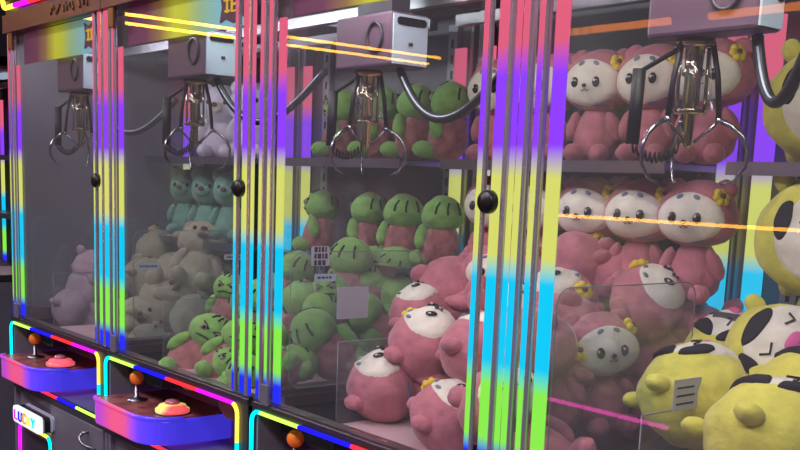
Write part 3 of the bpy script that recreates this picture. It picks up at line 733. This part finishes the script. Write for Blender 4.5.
    ('beige', (0.323,0.460,1.029), (-0.398,0.631,0.666), (0.515,0.630,0.581), 'beige bear curled up in the middle of the beige pile', 'beige and mauve plush toys in the left machine', 1.15),
    ('beige', (0.454,0.520,1.043), (-0.246,0.804,0.541), (-0.283,-0.346,0.894), 'beige bear behind the right white strip label', 'beige and mauve plush toys in the left machine', 1.10),
    ('beige', (0.461,0.360,0.965), (0.552,-0.316,0.771), (-0.368,-0.450,0.814), 'beige bear with brown mouth turned up in the mid pile', 'beige and mauve plush toys in the left machine', 1.10),
    ('beige', (0.431,0.260,0.912), (0.833,-0.442,0.334), (-0.137,-0.168,0.976), 'beige bear lowest left, just above the dark front sill', 'beige and mauve plush toys in the left machine', 1.10),
    ('beige', (0.546,0.400,0.920), (0.109,0.481,0.870), (0.566,0.692,0.447), 'beige bear just above the grumpy green plush', 'beige and mauve plush toys in the left machine', 1.10),
    ('beige', (0.672,0.180,0.863), (0.109,0.481,0.870), (0.486,0.595,0.640), 'beige bear partly hidden at the floor behind the left strip', 'beige and mauve plush toys in the left machine', 0.90),
    ('koala', (0.179,0.560,1.340), (0.633,-0.772,0.059), (0.000,0.000,1.000), 'teal koala on the middle shelf, leftmost of three', 'beige and mauve plush toys in the left machine', 1.00),
    ('koala', (0.341,0.560,1.340), (0.633,-0.772,0.059), (0.000,0.000,1.000), 'teal koala on the middle shelf, in the middle of three', 'beige and mauve plush toys in the left machine', 1.00),
    ('koala', (0.493,0.560,1.340), (0.633,-0.772,0.059), (0.000,0.000,1.000), 'teal koala on the middle shelf, rightmost of three', 'beige and mauve plush toys in the left machine', 1.00),
    ('white', (0.426,0.560,1.615), (0.670,-0.740,0.060), (0.000,0.000,1.000), 'white bear on the top shelf behind the claw cable', 'beige and mauve plush toys in the left machine', 1.00),
    ('white', (0.621,0.560,1.615), (0.706,-0.706,0.060), (0.000,0.000,1.000), 'white bear on the top shelf hidden behind the chrome post', 'beige and mauve plush toys in the left machine', 1.00),
    ('chick', (2.577,0.260,1.045), (-0.264,0.336,0.904), (-0.628,-0.768,0.123), 'big yellow plush lying on its back behind the notice card', 'yellow plush toys', 1.05),
    ('chick', (2.782,0.170,1.024), (-0.144,0.512,0.847), (-0.469,-0.835,0.287), 'pale yellow plush in front, lowest at the right corner', 'yellow plush toys', 1.12),
    ('chick', (2.622,0.420,1.116), (0.630,-0.630,0.453), (-0.494,-0.604,0.625), 'yellow hooded plush facing out with black hair and pink open mouth', 'yellow plush toys', 0.95),
    ('chick', (2.485,0.490,1.090), (0.015,-0.153,0.988), (-0.515,-0.795,0.320), 'yellow plush lying behind the black haired one', 'yellow plush toys', 0.90),
    ('chick', (2.731,0.350,1.058), (-0.047,0.474,0.879), (-0.222,-0.272,0.936), 'yellow green plush body at the right edge of the pile', 'yellow plush toys', 1.00),
    ('hood', (2.631,0.530,1.317), (0.670,-0.740,0.060), (0.000,0.000,1.000), 'yellow plush with black hair on the middle shelf at the right edge', 'yellow plush toys', 1.00),
    ('hood', (2.617,0.530,1.546), (0.670,-0.740,0.060), (0.000,0.000,1.000), 'yellow plush with black hair on the top shelf at the right edge', 'yellow plush toys', 0.95),
]
for t in TOYS: place(*t)

for R in protos.values():
    pass
for o in list(bpy.data.objects):
    if 'hc' in o: del o['hc']

# ------------------------------------------------------------ neon tubes on the far side of the aisle (seen mirrored in the glass)
def tube_lamp(pts, r, m, label):
    a, b = Vector(pts[0]), Vector(pts[1]); t = empty('neon_light', label, 'neon light', (a+b)/2)
    c = (a+b)/2
    MB().tube([a-c, b-c], r, 10).build('neon_tube', m, t)
    for k in (.1, .9):
        q = a.lerp(b, k)-c; MB().tube([q, q+Vector((0,0,2.9-c.z))], .003, 6).build('hanging_rod', M['steel'], t)
tube_lamp([(-2.36,-1.0,2.3),(-2.36,-3.9,2.3)], .009, M['tube_y'], 'upper of two parallel yellow neon lines mirrored in the front glass')
tube_lamp([(-2.72,-1.0,2.3),(-2.72,-4.1,2.3)], .009, M['tube_y'], 'lower of two parallel yellow neon lines mirrored in the front glass')
tube_lamp([(-.75,-3.4,2.28),(.05,-3.4,2.28)], .02, M['tube_o'], 'short orange neon line mirrored left of the right claw carriage')
tube_lamp([(.30,-3.4,2.28),(2.2,-3.4,2.28)], .02, M['tube_o'], 'orange neon line mirrored across the right claw carriage')
tube_lamp([(-.60,-3.2,1.24),(2.2,-3.2,1.24)], .009, M['tube_y'], 'long yellow neon line mirrored across the pink bears at mid height')

tube_lamp([(-.56,-3.3,.152),(.32,-3.3,.152)], .012, M['tube_m'], 'magenta neon line mirrored low across the seated pink bear')
# ------------------------------------------------------------ lights
def area(name, loc, rot, sx, sy, power, col):
    l = bpy.data.lights.new(name, 'AREA'); l.shape = 'RECTANGLE'; l.size = sx; l.size_y = sy; l.energy = power; l.color = col
    o = bpy.data.objects.new(name, l); COL.objects.link(o); o.location = loc; o.rotation_euler = rot
    return o
for k, (ox, cc, pw) in enumerate(((ORG[0],(.95,.93,.97),2.2),(ORG[1],(.92,1,.92),2.5),(ORG[2],(1,.92,.95),2.4),(ORG[3],(1,.97,.9),2.6))):
    area('machine_lamp', (ox+.38, .065, 1.812), (math.radians(32), 0, 0), .62, .04, pw, cc)
for x in (-1.5, 1.2, 3.6):
    area('aisle_lamp', (x, -1.8, 2.85), (0,0,0), 1.6, .5, 60, (.95,.88,1))

w = bpy.data.worlds.new('World'); sc.world = w; w.use_nodes = True
bg = w.node_tree.nodes['Background']; bg.inputs[0].default_value = (.30,.26,.36,1); bg.inputs[1].default_value = .3

# ------------------------------------------------------------ camera
cam = bpy.data.cameras.new('camera'); co = bpy.data.objects.new('camera', cam); COL.objects.link(co); sc.camera = co
yaw, pit, rol, f, y0 = .885, .165, .039, 1039.98, 357.1
fw = Vector((-math.sin(yaw)*math.cos(pit), math.cos(yaw)*math.cos(pit), -math.sin(pit)))
r = Vector((math.cos(yaw), math.sin(yaw), 0)); u = r.cross(fw)
r2 = r*math.cos(rol)+u*math.sin(rol); u2 = -r*math.sin(rol)+u*math.cos(rol)
co.matrix_world = Matrix.Translation((3.604,-1.224,1.381)) @ Matrix((r2, u2, -fw)).transposed().to_4x4()
cam.sensor_width = 36; cam.lens = f/800*36; cam.shift_x = 0; cam.shift_y = (y0-225)/800; cam.clip_start = .02
